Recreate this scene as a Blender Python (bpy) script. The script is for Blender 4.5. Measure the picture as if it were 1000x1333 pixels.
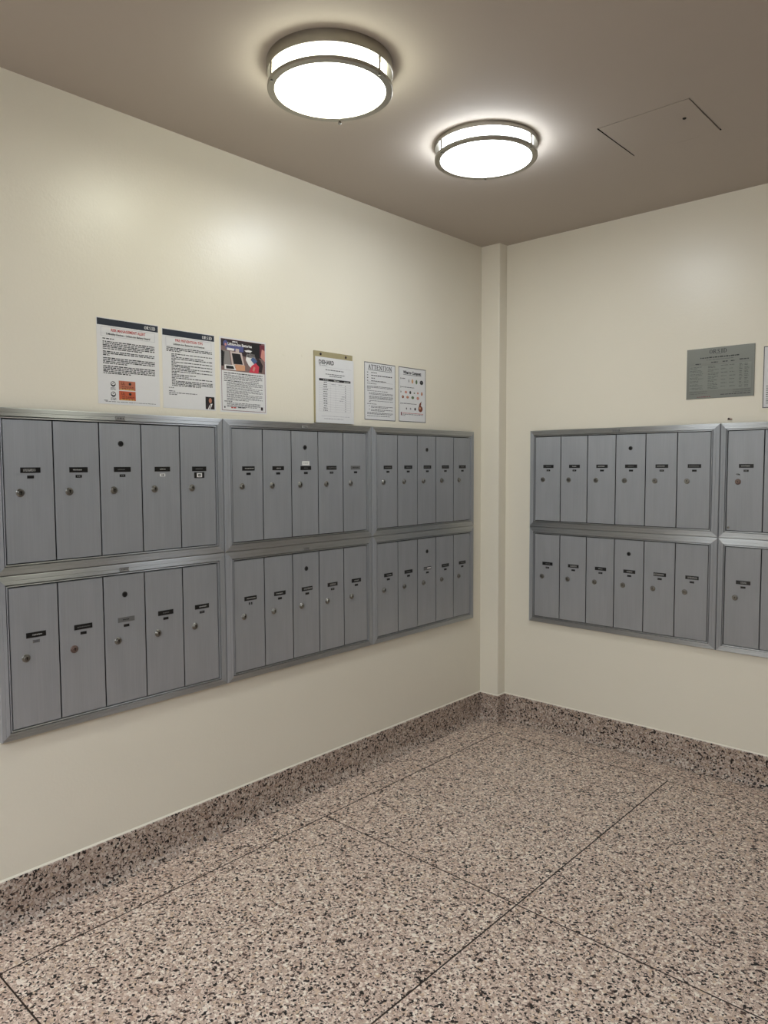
import bpy, math, random
from mathutils import Vector, Matrix

for o in list(bpy.data.objects):
    bpy.data.objects.remove(o)
scene = bpy.context.scene
COL = scene.collection
random.seed(7)

# ------------------------------------------------------------------ camera
CAM = Vector((2.2040, -3.2283, 1.3313))
YAW, PITCH, ROLL, FPX = 0.73977, -0.06365, -0.00451, 956.27
f = Vector((-math.sin(YAW) * math.cos(PITCH), math.cos(YAW) * math.cos(PITCH), math.sin(PITCH)))
r = f.cross(Vector((0, 0, 1))).normalized()
u = r.cross(f)
r2 = r * math.cos(ROLL) + u * math.sin(ROLL)
u2 = -r * math.sin(ROLL) + u * math.cos(ROLL)
cd = bpy.data.cameras.new('camera')
cam = bpy.data.objects.new('camera', cd)
COL.objects.link(cam)
cam.matrix_world = Matrix(((r2.x, u2.x, -f.x, CAM.x), (r2.y, u2.y, -f.y, CAM.y),
                           (r2.z, u2.z, -f.z, CAM.z), (0, 0, 0, 1)))
cd.sensor_fit = 'VERTICAL'
cd.sensor_height = 36.0
cd.sensor_width = 27.0
cd.lens = FPX * 36.0 / 1333.0
cd.clip_start = 0.02
scene.camera = cam

# ------------------------------------------------------------------ world, exposure, lamp brightness
w = bpy.data.worlds.new('world')
scene.world = w
w.use_nodes = True
w.node_tree.nodes['Background'].inputs[0].default_value = (0.5, 0.5, 0.5, 1)
w.node_tree.nodes['Background'].inputs[1].default_value = 0.05
vs = scene.view_settings
vs.view_transform = 'Standard'
vs.look = 'None'
vs.exposure = 0.28
vs.gamma = 1.0
vs.use_curve_mapping = False
LAMP_WARM = ((0.98, 1.0, 0.84), 14.5)     # the nearer drum lamp
LAMP_ADDED_FILL = ((0.80, 0.88, 1.0), 25.0)    # unseen lamps behind the viewer, added to lift the lower walls
LAMP_COOL = ((0.88, 0.94, 1.0), 22.0)     # the farther drum lamp

# ------------------------------------------------------------------ sizes of the place
H = 2.437           # ceiling
BH = 0.133          # terrazzo base height
XR, YB = 4.0, -5.2  # room extents
CHX, CHY = 0.11, -0.066   # boxed pipe chase in the corner


def srgb(r, g, b):
    def c(v):
        v /= 255.0
        return v / 12.92 if v <= 0.04045 else ((v + 0.055) / 1.055) ** 2.4
    return (c(r), c(g), c(b), 1.0)


# ------------------------------------------------------------------ materials
def new_mat(name):
    m = bpy.data.materials.new(name)
    m.use_nodes = True
    nt = m.node_tree
    return m, nt, nt.nodes['Principled BSDF']


def nd(nt, t, **kw):
    n = nt.nodes.new(t)
    for k, v in kw.items():
        setattr(n, k, v)
    return n


def plain(name, col, rough=0.6, metal=0.0, var=0.06, scale=60.0, spec=0.5):
    """single colour with a faint procedural mottle"""
    m, nt, b = new_mat(name)
    tc = nd(nt, 'ShaderNodeTexCoord')
    no = nd(nt, 'ShaderNodeTexNoise')
    no.inputs['Scale'].default_value = scale
    no.inputs['Detail'].default_value = 3
    nt.links.new(tc.outputs['Object'], no.inputs['Vector'])
    mx = nd(nt, 'ShaderNodeMix', data_type='RGBA')
    mx.inputs[6].default_value = tuple(c * (1 - var) for c in col[:3]) + (1,)
    mx.inputs[7].default_value = tuple(min(1, c * (1 + var)) for c in col[:3]) + (1,)
    nt.links.new(no.outputs['Fac'], mx.inputs[0])
    nt.links.new(mx.outputs[2], b.inputs['Base Color'])
    b.inputs['Roughness'].default_value = rough
    b.inputs['Metallic'].default_value = metal
    b.inputs['Specular IOR Level'].default_value = spec
    return m


def paint(name, col, rough, bump=0.15, spec=0.5):
    """rolled wall paint: faint orange-peel relief and broad unevenness"""
    m, nt, b = new_mat(name)
    tc = nd(nt, 'ShaderNodeTexCoord')
    big = nd(nt, 'ShaderNodeTexNoise')
    big.inputs['Scale'].default_value = 1.7
    big.inputs['Detail'].default_value = 3
    nt.links.new(tc.outputs['Object'], big.inputs['Vector'])
    mx = nd(nt, 'ShaderNodeMix', data_type='RGBA')
    mx.inputs[6].default_value = tuple(c * 0.965 for c in col[:3]) + (1,)
    mx.inputs[7].default_value = tuple(min(1, c * 1.03) for c in col[:3]) + (1,)
    nt.links.new(big.outputs['Fac'], mx.inputs[0])
    nt.links.new(mx.outputs[2], b.inputs['Base Color'])
    fine = nd(nt, 'ShaderNodeTexNoise')
    fine.inputs['Scale'].default_value = 120
    fine.inputs['Detail'].default_value = 2
    nt.links.new(tc.outputs['Object'], fine.inputs['Vector'])
    mid = nd(nt, 'ShaderNodeTexNoise')
    mid.inputs['Scale'].default_value = 14
    mid.inputs['Detail'].default_value = 2
    nt.links.new(tc.outputs['Object'], mid.inputs['Vector'])
    add = nd(nt, 'ShaderNodeMath', operation='MULTIPLY_ADD')
    add.inputs[1].default_value = 2.0
    nt.links.new(mid.outputs['Fac'], add.inputs[0])
    nt.links.new(fine.outputs['Fac'], add.inputs[2])
    bp = nd(nt, 'ShaderNodeBump')
    bp.inputs['Strength'].default_value = bump
    bp.inputs['Distance'].default_value = 0.002
    nt.links.new(add.outputs[0], bp.inputs['Height'])
    nt.links.new(bp.outputs['Normal'], b.inputs['Normal'])
    b.inputs['Roughness'].default_value = rough
    b.inputs['Specular IOR Level'].default_value = spec
    return m


def brushed(name, col, grain, rough=0.36, aniso=0.75, streak=0.10, metal=1.0):
    """brushed aluminium; grain is the object-space direction of the brushing ('X' or 'Z')"""
    m, nt, b = new_mat(name)
    tc = nd(nt, 'ShaderNodeTexCoord')
    oi = nd(nt, 'ShaderNodeObjectInfo')
    mp = nd(nt, 'ShaderNodeMapping')
    mp.inputs['Scale'].default_value = (6, 400, 400) if grain == 'X' else (400, 400, 6)
    nt.links.new(tc.outputs['Object'], mp.inputs['Vector'])
    off = nd(nt, 'ShaderNodeMath', operation='MULTIPLY')
    off.inputs[1].default_value = 57.0
    nt.links.new(oi.outputs['Random'], off.inputs[0])
    cmb = nd(nt, 'ShaderNodeCombineXYZ')
    for i in range(3):
        nt.links.new(off.outputs[0], cmb.inputs[i])
    nt.links.new(cmb.outputs[0], mp.inputs['Location'])
    no = nd(nt, 'ShaderNodeTexNoise')
    no.inputs['Scale'].default_value = 1.0
    no.inputs['Detail'].default_value = 3
    nt.links.new(mp.outputs[0], no.inputs['Vector'])
    # broad dull patches and runs
    mp2 = nd(nt, 'ShaderNodeMapping')
    mp2.inputs['Scale'].default_value = (5, 30, 30) if grain == 'X' else (30, 30, 5)
    nt.links.new(tc.outputs['Object'], mp2.inputs['Vector'])
    nt.links.new(cmb.outputs[0], mp2.inputs['Location'])
    n2 = nd(nt, 'ShaderNodeTexNoise')
    n2.inputs['Scale'].default_value = 1.0
    n2.inputs['Detail'].default_value = 2
    nt.links.new(mp2.outputs[0], n2.inputs['Vector'])
    sm = nd(nt, 'ShaderNodeMath', operation='ADD')
    nt.links.new(no.outputs['Fac'], sm.inputs[0])
    nt.links.new(n2.outputs['Fac'], sm.inputs[1])
    hf = nd(nt, 'ShaderNodeMath', operation='MULTIPLY')
    hf.inputs[1].default_value = 0.5
    nt.links.new(sm.outputs[0], hf.inputs[0])
    mx = nd(nt, 'ShaderNodeMix', data_type='RGBA')
    mx.inputs[6].default_value = tuple(c * (1 - 2 * streak) for c in col[:3]) + (1,)
    mx.inputs[7].default_value = tuple(c * (1 + 2 * streak) for c in col[:3]) + (1,)
    nt.links.new(hf.outputs[0], mx.inputs[0])
    nt.links.new(mx.outputs[2], b.inputs['Base Color'])
    b.inputs['Metallic'].default_value = metal
    b.inputs['Roughness'].default_value = rough
    b.inputs['Anisotropic'].default_value = aniso
    vt = nd(nt, 'ShaderNodeVectorTransform', vector_type='VECTOR', convert_from='OBJECT', convert_to='WORLD')
    vt.inputs[0].default_value = (0, 0, 1) if grain == 'X' else (1, 0, 0)   # gloss spreads across the grain
    nt.links.new(vt.outputs[0], b.inputs['Tangent'])
    return m


def terrazzo(name, base, shift=0.0):
    """pink-beige marble chip terrazzo with near-black chips"""
    m, nt, b = new_mat(name)
    tc = nd(nt, 'ShaderNodeTexCoord')
    mp = nd(nt, 'ShaderNodeMapping')
    mp.inputs['Location'].default_value = (shift, shift, shift)
    nt.links.new(tc.outputs['Object'], mp.inputs['Vector'])
    ds = nd(nt, 'ShaderNodeTexNoise')
    ds.inputs['Scale'].default_value = 90
    nt.links.new(mp.outputs[0], ds.inputs['Vector'])
    mv = nd(nt, 'ShaderNodeVectorMath', operation='MULTIPLY_ADD')
    mv.inputs[1].default_value = (0.010, 0.010, 0.010)
    nt.links.new(ds.outputs['Color'], mv.inputs[0])
    nt.links.new(mp.outputs[0], mv.inputs[2])

    def layer(scale, stops):
        vo = nd(nt, 'ShaderNodeTexVoronoi')
        vo.inputs['Scale'].default_value = scale
        nt.links.new(mv.outputs[0], vo.inputs['Vector'])
        sp = nd(nt, 'ShaderNodeSeparateColor')
        nt.links.new(vo.outputs['Color'], sp.inputs[0])
        cr = nd(nt, 'ShaderNodeValToRGB')
        cr.color_ramp.interpolation = 'CONSTANT'
        e = cr.color_ramp.elements
        e[0].position, e[0].color = stops[0]
        e[1].position, e[1].color = stops[1]
        for p, c in stops[2:]:
            k = e.new(p)
            k.color = c
        nt.links.new(sp.outputs[0], cr.inputs[0])
        return cr, sp, vo
    k = base
    S = lambda r, g, bb: srgb(r * k, g * k * 1.015, bb * k * 1.04)
    big, sp, vo = layer(155, [(0.0, S(24, 18, 17)), (0.17, S(84, 66, 58)), (0.27, S(232, 212, 194)), (0.45, S(202, 178, 160)),
                              (0.63, S(244, 230, 212)), (0.80, S(186, 158, 140)), (0.92, S(214, 188, 160))])
    small, sp2, vo2 = layer(310, [(0.0, S(44, 34, 30)), (0.17, S(190, 166, 148)), (0.45, S(232, 212, 194)), (0.75, S(208, 184, 166))])
    # between the big chips the fine matrix shows
    gt = nd(nt, 'ShaderNodeMath', operation='GREATER_THAN')
    gt.inputs[1].default_value = 0.56
    nt.links.new(sp.outputs[1], gt.inputs[0])
    mx = nd(nt, 'ShaderNodeMix', data_type='RGBA')
    nt.links.new(gt.outputs[0], mx.inputs[0])
    nt.links.new(big.outputs[0], mx.inputs[6])
    nt.links.new(small.outputs[0], mx.inputs[7])
    # slow drift of tone
    dr = nd(nt, 'ShaderNodeTexNoise')
    dr.inputs['Scale'].default_value = 2.5
    nt.links.new(mp.outputs[0], dr.inputs['Vector'])
    tint = nd(nt, 'ShaderNodeMix', data_type='RGBA')
    tint.inputs[6].default_value = (0.92, 0.88, 0.86, 1)
    tint.inputs[7].default_value = (1.0, 1.0, 0.98, 1)
    nt.links.new(dr.outputs['Fac'], tint.inputs[0])
    ml = nd(nt, 'ShaderNodeMix', data_type='RGBA', blend_type='MULTIPLY')
    ml.inputs[0].default_value = 1.0
    nt.links.new(mx.outputs[2], ml.inputs[6])
    nt.links.new(tint.outputs[2], ml.inputs[7])
    nt.links.new(ml.outputs[2], b.inputs['Base Color'])
    b.inputs['Roughness'].default_value = 0.42
    b.inputs['Specular IOR Level'].default_value = 0.35
    return m


def glow(name, col, strength):
    m, nt, b = new_mat(name)
    b.inputs['Base Color'].default_value = (0.8, 0.8, 0.78, 1)
    b.inputs['Roughness'].default_value = 0.4
    b.inputs['Emission Color'].default_value = col + (1,)
    b.inputs['Emission Strength'].default_value = strength
    return m


M = {}
M['wall'] = paint('cream_wall_paint', srgb(237, 231, 214), 0.32, 0.15, 0.5)
M['ceil'] = paint('ceiling_paint', srgb(190, 181, 171), 0.75, 0.06, 0.2)
M['far_side'] = paint('side_wall_paint', srgb(84, 74, 64), 0.5)
M['far'] = paint('far_wall_paint', srgb(226, 220, 206), 0.5)
M['terr'] = terrazzo('terrazzo_floor', 1.04)
M['terr_base'] = terrazzo('terrazzo_base', 0.86, 3.7)
M['strip'] = plain('divider_strip', srgb(46, 32, 24), 0.6, 0.0)
M['bed'] = plain('joint_bed', srgb(40, 30, 24), 0.9)
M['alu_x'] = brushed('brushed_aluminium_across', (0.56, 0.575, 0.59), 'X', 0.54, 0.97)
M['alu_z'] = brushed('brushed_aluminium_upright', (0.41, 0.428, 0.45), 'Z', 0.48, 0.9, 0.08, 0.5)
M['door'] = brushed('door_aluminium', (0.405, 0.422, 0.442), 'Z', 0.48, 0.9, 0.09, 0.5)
M['dark'] = plain('gap_shadow_black', srgb(18, 18, 18), 0.9)
M['black'] = plain('engraved_black_plastic', srgb(14, 14, 14), 0.4)
M['ink_w'] = plain('white_engraving', srgb(178, 178, 174), 0.6)
M['white_label'] = plain('white_paper_label', srgb(230, 230, 226), 0.6)
M['grey_label'] = plain('worn_grey_label', srgb(120, 121, 120), 0.5, 0.4)
M['tag'] = plain('stamped_tag', srgb(158, 158, 154), 0.45, 0.4)
M['lock'] = plain('lock_nickel', srgb(142, 140, 134), 0.3, 1.0, 0.12, 200)
M['lock_rust'] = plain('lock_rusted', srgb(126, 108, 100), 0.45, 0.8, 0.25, 300)
M['nickel'] = plain('satin_nickel', (0.36, 0.34, 0.30, 1), 0.34, 1.0, 0.04, 30)
M['chrome'] = plain('polished_nickel', srgb(160, 158, 152), 0.16, 1.0, 0.02)
M['glow_warm'] = glow('lit_acrylic_warm', *LAMP_WARM)
M['glow_added_fill'] = glow('lit_acrylic_added_fill', *LAMP_ADDED_FILL)
M['glow_cool'] = glow('lit_acrylic_cool', *LAMP_COOL)
for k, l in (('warm', LAMP_WARM), ('cool', LAMP_COOL), ('added_fill', LAMP_ADDED_FILL)):      # the skirt of the drum is dimmer than its face
    M['glow_%s_side' % k] = glow('lit_acrylic_skirt_' + k, l[0], l[1] * 0.9)
M['paper'] = plain('white_paper', srgb(226, 226, 226), 0.55, 0, 0.02)
M['lam'] = plain('laminate_film', srgb(236, 230, 212), 0.3, 0, 0.02)
M['navy'] = plain('print_navy', srgb(22, 32, 48), 0.5)
M['red'] = plain('print_red', srgb(186, 66, 62), 0.6)
M['ink'] = plain('print_black', srgb(28, 28, 30), 0.6)
M['ink_soft'] = plain('print_dark_grey', srgb(92, 92, 96), 0.6)
M['ink_pale'] = plain('print_pale_grey', srgb(172, 172, 178), 0.6)
M['kraft'] = plain('beige_backing', srgb(164, 154, 118), 0.6)
M['plaque'] = plain('grey_plaque', srgb(122, 124, 118), 0.4, 0.3, 0.05, 12)
M['plaque_ink'] = plain('plaque_dark_print', srgb(44, 46, 46), 0.6)
M['plaque_soft'] = plain('plaque_faint_print', srgb(88, 91, 88), 0.6)
M['plaque_pale'] = plain('plaque_pale_band', srgb(134, 138, 130), 0.5)
for k, c in dict(orange=(192, 92, 60), orange2=(186, 112, 86), yellow=(214, 186, 96), wine=(112, 40, 54), photo_dark=(44, 30, 34), photo_mid=(128, 104, 100),
                 photo_pale=(206, 190, 184), skin=(186, 128, 104), pinkred=(206, 58, 78), blue=(70, 96, 138), screen=(16, 14, 16), bluegrey=(84, 88, 140),
                 tan=(214, 160, 124), green=(94, 120, 74), leaf_dark=(30, 34, 30), brown=(124, 66, 44), pinkish=(206, 140, 130), suit=(20, 18, 20), steel=(140, 136, 134),
                 white=(236, 234, 232)).items():
    M[k] = plain('print_' + k, srgb(*c), 0.55)


# ------------------------------------------------------------------ mesh helpers
def mesh(name, verts, faces, mats, fm=None, smooth=False):
    me = bpy.data.meshes.new(name)
    me.from_pydata([tuple(v) for v in verts], [], faces)
    for m in (mats if isinstance(mats, (list, tuple)) else [mats]):
        me.materials.append(m)
    if fm:
        me.polygons.foreach_set('material_index', fm)
    if smooth:
        me.polygons.foreach_set('use_smooth', [True] * len(me.polygons))
    me.update()
    return me


def link(name, me, parent=None, loc=(0, 0, 0), rz=0.0, **props):
    o = bpy.data.objects.new(name, me)
    COL.objects.link(o)
    o.location = loc
    o.rotation_euler = (0, 0, rz)
    if parent:
        o.parent = parent
    for k, v in props.items():
        o[k] = v
    return o


class MB:
    """collects faces of one mesh, several materials allowed"""
    def __init__(s):
        s.v, s.f, s.m, s.mats = [], [], [], []

    def mi(s, m):
        if m not in s.mats:
            s.mats.append(m)
        return s.mats.index(m)

    def face(s, pts, m):
        n = len(s.v)
        s.v += [tuple(p) for p in pts]
        s.f.append(list(range(n, n + len(pts))))
        s.m.append(s.mi(m))

    def box(s, a, b, m):
        (x0, y0, z0), (x1, y1, z1) = a, b
        n = len(s.v)
        s.v += [(x0, y0, z0), (x1, y0, z0), (x1, y1, z0), (x0, y1, z0), (x0, y0, z1), (x1, y0, z1), (x1, y1, z1), (x0, y1, z1)]
        for q in ((0, 3, 2, 1), (4, 5, 6, 7), (0, 1, 5, 4), (1, 2, 6, 5), (2, 3, 7, 6), (3, 0, 4, 7)):
            s.f.append([n + i for i in q])
            s.m.append(s.mi(m))

    def plate(s, x0, z0, x1, z1, h0, h1, m, ch=0.0008):
        """plate lying against -Y: back at y=-h0, front at y=-h1, chamfered front edge"""
        n = len(s.v)
        s.v += [(x0, -h0, z0), (x1, -h0, z0), (x1, -h0, z1), (x0, -h0, z1)]
        s.v += [(x0, -h1 + ch, z0), (x1, -h1 + ch, z0), (x1, -h1 + ch, z1), (x0, -h1 + ch, z1)]
        s.v += [(x0 + ch, -h1, z0 + ch), (x1 - ch, -h1, z0 + ch), (x1 - ch, -h1, z1 - ch), (x0 + ch, -h1, z1 - ch)]
        q = [(3, 2, 1, 0), (8, 9, 10, 11)]
        for i in range(4):
            j = (i + 1) % 4
            q += [(i, j, 4 + j, 4 + i), (4 + i, 4 + j, 8 + j, 8 + i)]
        for t in q:
            s.f.append([n + i for i in t])
            s.m.append(s.mi(m))

    def quad(s, x0, z0, x1, z1, h, m):
        s.face([(x0, -h, z0), (x1, -h, z0), (x1, -h, z1), (x0, -h, z1)], m)

    def poly(s, pts, h, m):
        s.face([(x, -h, z) for x, z in pts], m)

    def oval(s, cx, cz, rx, rz, h, m, n=12):
        s.poly([(cx + rx * math.cos(2 * math.pi * i / n), cz + rz * math.sin(2 * math.pi * i / n)) for i in range(n)], h, m)

    def lathe(s, prof, m, n=40, axis='Z', c=(0, 0, 0), closed=False):
        """prof: list of (radius, height) ; axis Z or -Y"""
        k = len(s.v)
        for (R, h) in prof:
            for i in range(n):
                a = 2 * math.pi * i / n
                if axis == 'Z':
                    s.v.append((c[0] + R * math.cos(a), c[1] + R * math.sin(a), c[2] + h))
                else:
                    s.v.append((c[0] + R * math.cos(a), c[1] - h, c[2] + R * math.sin(a)))
        L = len(prof)
        for j in range(L if closed else L - 1):
            j2 = (j + 1) % L
            for i in range(n):
                i2 = (i + 1) % n
                s.f.append([k + j * n + i, k + j * n + i2, k + j2 * n + i2, k + j2 * n + i])
                s.m.append(s.mi(m))
        return k

    def make(s, name, smooth=False):
        return mesh(name, s.v, s.f, [M[x] for x in s.mats], s.m, smooth)

    def build(s, name, parent=None, smooth=False, **props):
        return link(name, s.make(name, smooth), parent, **props)


def smooth_angle(o, deg=35):
    me = o.data
    me.polygons.foreach_set('use_smooth', [True] * len(me.polygons))
    import bmesh
    bm = bmesh.new()
    bm.from_mesh(me)
    bmesh.ops.remove_doubles(bm, verts=bm.verts, dist=1e-6)
    bmesh.ops.recalc_face_normals(bm, faces=bm.faces)
    for e in bm.edges:
        if len(e.link_faces) == 2 and e.calc_face_angle(0) > math.radians(deg):
            e.smooth = False
    bm.to_mesh(me)
    bm.free()


def thing(name, label, cat, loc, rz=0.0, group=None):
    o = link(name, None, None, loc, rz, label=label, category=cat)
    o.empty_display_size = 0.05
    if group:
        o['group'] = group
    return o


LEFT, RIGHT = math.pi / 2, 0.0          # rotation of things hung on the left / right wall


def onwall(side, a, z):
    return (0, a, z) if side == LEFT else (a, 0, z)


def text_mesh(body, size, bold=0.0, align='LEFT', width=1.0):
    """flat lettering as (verts, faces) lying in X-Z, facing -Y; built-in font"""
    cu = bpy.data.curves.new('t', 'FONT')
    cu.body = body
    cu.size = size
    cu.align_x = align
    cu.offset = bold
    cu.resolution_u = 2
    ob = bpy.data.objects.new('t', cu)
    COL.objects.link(ob)
    dg = bpy.context.evaluated_depsgraph_get()
    me = bpy.data.meshes.new_from_object(ob.evaluated_get(dg))
    vs_ = [(v.co.x * width, v.co.y) for v in me.vertices]
    fs = [list(p.vertices) for p in me.polygons]
    bpy.data.objects.remove(ob)
    bpy.data.curves.remove(cu)
    bpy.data.meshes.remove(me)
    return vs_, fs


def put_text(mb, body, x, z, size, h, m, bold=0.0, align='LEFT', fit=None):
    v, fs = text_mesh(body, size, bold, align)
    wd = max(p[0] for p in v) - min(p[0] for p in v)
    k = fit / wd if fit else 1.0
    n = len(mb.v)
    mb.v += [(x + p[0] * k, -h, z + p[1]) for p in v]
    for q in fs:
        mb.f.append([n + i for i in q])
        mb.m.append(mb.mi(m))


SERIF = {  # thick/thin strokes on a unit cell: (x0,z0,x1,z1,half width), serifs as level bars
    'A': [(.12, 0, .5, 1, .035), (.88, 0, .5, 1, .085), (.28, .34, .74, .34, .03), (.0, .02, .28, .02, .025), (.66, .02, 1.0, .02, .025)],
    'T': [(.5, 0, .5, 1, .09), (.06, .97, .94, .97, .03), (.06, .8, .06, 1, .025), (.94, .8, .94, 1, .025), (.3, .02, .7, .02, .025)],
    'E': [(.22, 0, .22, 1, .09), (.08, .97, .86, .97, .03), (.2, .52, .66, .52, .03), (.08, .03, .9, .03, .03), (.86, .8, .86, 1, .025), (.9, 0, .9, .2, .025), (.66, .42, .66, .62, .025)],
    'N': [(.16, 0, .16, 1, .03), (.84, 0, .84, 1, .03), (.14, 1, .84, 0, .085), (.0, .02, .32, .02, .025), (.0, .98, .2, .98, .025), (.68, .98, 1.0, .98, .025)],
    'I': [(.5, 0, .5, 1, .09), (.28, .02, .72, .02, .025), (.28, .98, .72, .98, .025)],
    'R': [(.2, 0, .2, 1, .09), (.06, .98, .5, .98, .025), (.06, .02, .36, .02, .025), (.5, .98, .72, .88, .04), (.74, .9, .74, .62, .075), (.72, .64, .5, .5, .04), (.2, .5, .52, .5, .03), (.46, .5, .9, .02, .07)],
    'S': [(.8, .8, .8, .98, .025), (.78, .9, .5, .97, .035), (.5, .97, .26, .86, .05), (.24, .86, .28, .62, .07), (.28, .62, .72, .4, .075), (.74, .4, .72, .14, .07), (.72, .14, .5, .03, .05), (.5, .03, .2, .1, .035), (.2, .02, .2, .22, .025)],
    'D': [(.2, 0, .2, 1, .09), (.06, .98, .5, .98, .028), (.06, .02, .5, .02, .028), (.5, .98, .76, .84, .045), (.8, .86, .86, .5, .075), (.86, .5, .8, .14, .075), (.76, .16, .5, .02, .045)],
    'O': [(.5, .98, .24, .86, .04), (.22, .86, .13, .5, .075), (.13, .5, .22, .14, .075), (.24, .14, .5, .02, .04), (.5, .02, .76, .14, .04), (.78, .14, .87, .5, .075), (.87, .5, .78, .86, .075), (.76, .86, .5, .98, .04)],
}


def put_serif(mb, body, x, z, cw, ch, h, m, gap=0.12, wt=1.0):
    for c in body:
        if c == 'I':
            x -= 0.2 * cw
        for k, (x0, z0, x1, z1, hw) in enumerate(SERIF[c]):
            p, q = Vector((x + x0 * cw, z + z0 * ch)), Vector((x + x1 * cw, z + z1 * ch))
            d = (q - p).normalized()
            n = Vector((-d.y, d.x)) * max(hw, 0.042) * ch * wt
            hh = h + 0.00001 * k
            mb.face([(p.x + n.x, -hh, p.y + n.y), (p.x - n.x, -hh, p.y - n.y), (q.x - n.x, -hh, q.y - n.y), (q.x + n.x, -hh, q.y + n.y)], m)
        x += cw * ((0.8 if c == 'I' else 1) + gap)


def word_line(mb, x0, x1, z, hgt, h, m, rng, fill=1.0):
    """one line of print too small to read: broken runs of ink"""
    x = x0
    end = x0 + (x1 - x0) * fill
    while x < end:
        wd = rng.uniform(0.004, 0.016)
        e = min(x + wd, end)
        t = hgt * rng.uniform(0.75, 1.0)
        mb.quad(x, z, e, z + t, h, m)
        x = e + rng.uniform(0.0014, 0.0028)


def para(mb, x0, x1, ztop, n, pitch, hgt, h, m, rng, last=0.6):
    for i in range(n):
        word_line(mb, x0, x1, ztop - (i + 1) * pitch, hgt, h, m, rng, last if i == n - 1 else 1.0)
    return ztop - n * pitch


def frame_lines(mb, x0, z0, x1, z1, t, h, m):
    mb.quad(x0, z0, x1, z0 + t, h, m)
    mb.quad(x0, z1 - t, x1, z1, h, m)
    mb.quad(x0, z0 + t, x0 + t, z1 - t, h, m)
    mb.quad(x1 - t, z0 + t, x1, z1 - t, h, m)


# ================================================================== THE SETTING
T = 0.10
mb = MB()
mb.face([(0, YB, 0), (0, CHY, 0), (0, CHY, H), (0, YB, H)][::-1], 'wall')
mb.box((-T, YB - T, 0), (-0.001, 0.0, H), 'wall')
o = mb.build('wall_left', kind='structure')
mb = MB()
mb.face([(CHX, 0, 0), (XR, 0, 0), (XR, 0, H), (CHX, 0, H)], 'wall')
mb.box((-T, 0.001, 0), (XR + T, T, H), 'wall')
mb.build('wall_right', kind='structure')

# boxed pipe chase in the corner, arrises slightly rounded
mb = MB()
rr = 0.006
plan = [(0.0, CHY)]
for i in range(7):
    a = -math.pi / 2 + i * math.pi / 12
    plan.append((CHX - rr + rr * math.cos(a), CHY + rr + rr * math.sin(a)))
plan.append((CHX, 0.0))
for (p, q) in zip(plan, plan[1:]):
    mb.face([(p[0], p[1], 0), (q[0], q[1], 0), (q[0], q[1], H), (p[0], p[1], H)], 'wall')
o = mb.build('wall_corner', kind='structure')
smooth_angle(o, 40)

mb = MB()
mb.box((XR, YB - T, 0), (XR + T, 0.0, H), 'far_side')
mb.build('wall_side', kind='structure')
mb = MB()
mb.box((0, YB - T, 0), (XR, YB, H), 'far')
mb.build('wall_back', kind='structure')

# ceiling with the opening of the access hatch
HX0, HX1, HY0, HY1 = 1.040, 1.342, -0.902, -0.612
mb = MB()
xs, ys = [-T, HX0, HX1, XR + T], [YB - T, HY0, HY1, T]
for i in range(3):
    for j in range(3):
        if i == 1 and j == 1:
            continue
        mb.face([(xs[i], ys[j], H), (xs[i], ys[j + 1], H), (xs[i + 1], ys[j + 1], H), (xs[i + 1], ys[j], H)], 'ceil')
for (p, q) in (((HX0, HY0), (HX1, HY0)), ((HX1, HY0), (HX1, HY1)), ((HX1, HY1), (HX0, HY1)), ((HX0, HY1), (HX0, HY0))):
    mb.face([(p[0], p[1], H), (q[0], q[1], H), (q[0], q[1], H + .05), (p[0], p[1], H + .05)], 'dark')
mb.face([(HX0, HY0, H + .05), (HX0, HY1, H + .05), (HX1, HY1, H + .05), (HX1, HY0, H + .05)], 'dark')
mb.face([(xs[0], ys[0], H + .08), (xs[3], ys[0], H + .08), (xs[3], ys[3], H + .08), (xs[0], ys[3], H + .08)], 'ceil')
mb.build('ceiling', kind='structure')

# floor: bed, terrazzo bays with recessed joints, metal divider strips
floor = None
mb = MB()
mb.box((-T, YB - T, -0.06), (XR + T, T, -0.004), 'bed')
floor = mb.build('floor', kind='structure')
GX = [0.205, 1.050, 1.895, 2.740, 3.585, XR]
GY = [-0.205, -1.375, -2.548, -3.720, -4.890, YB]
J = 0.0022
for i in range(len(GX) - 1):
    for j in range(len(GY) - 1):
        x0, x1, y1, y0 = GX[i] + J, GX[i + 1] - J, GY[j] - J, GY[j + 1] + J
        mb = MB()
        c = 0.0008
        mb.face([(x0 + c, y0 + c, 0), (x1 - c, y0 + c, 0), (x1 - c, y1 - c, 0), (x0 + c, y1 - c, 0)], 'terr')
        P = [(x0, y0), (x1, y0), (x1, y1), (x0, y1)]
        Q = [(x0 + c, y0 + c), (x1 - c, y0 + c), (x1 - c, y1 - c), (x0 + c, y1 - c)]
        for k in range(4):
            a, b = P[k], P[(k + 1) % 4]
            qa, qb = Q[k], Q[(k + 1) % 4]
            mb.face([(a[0], a[1], -0.0008), (b[0], b[1], -0.0008), (qb[0], qb[1], 0), (qa[0], qa[1], 0)], 'terr')
            mb.face([(a[0], a[1], -0.004), (b[0], b[1], -0.004), (b[0], b[1], -0.0008), (a[0], a[1], -0.0008)], 'terr')
        mb.build('terrazzo_panel', floor)
for x in GX[:-1]:
    mb = MB()
    mb.box((x - J, YB, -0.004), (x + J, GY[0], -0.0003), 'strip')
    mb.build('divider_strip', floor)
for y in GY[:-1]:
    mb = MB()
    mb.box((GX[0], y - J, -0.0041), (XR, y + J, -0.0004), 'strip')
    mb.build('divider_strip', floor)


def plan_at(t):
    return [(t, YB), (t, CHY - t), (CHX + t, CHY - t), (CHX + t, -t), (XR, -t)]


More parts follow.
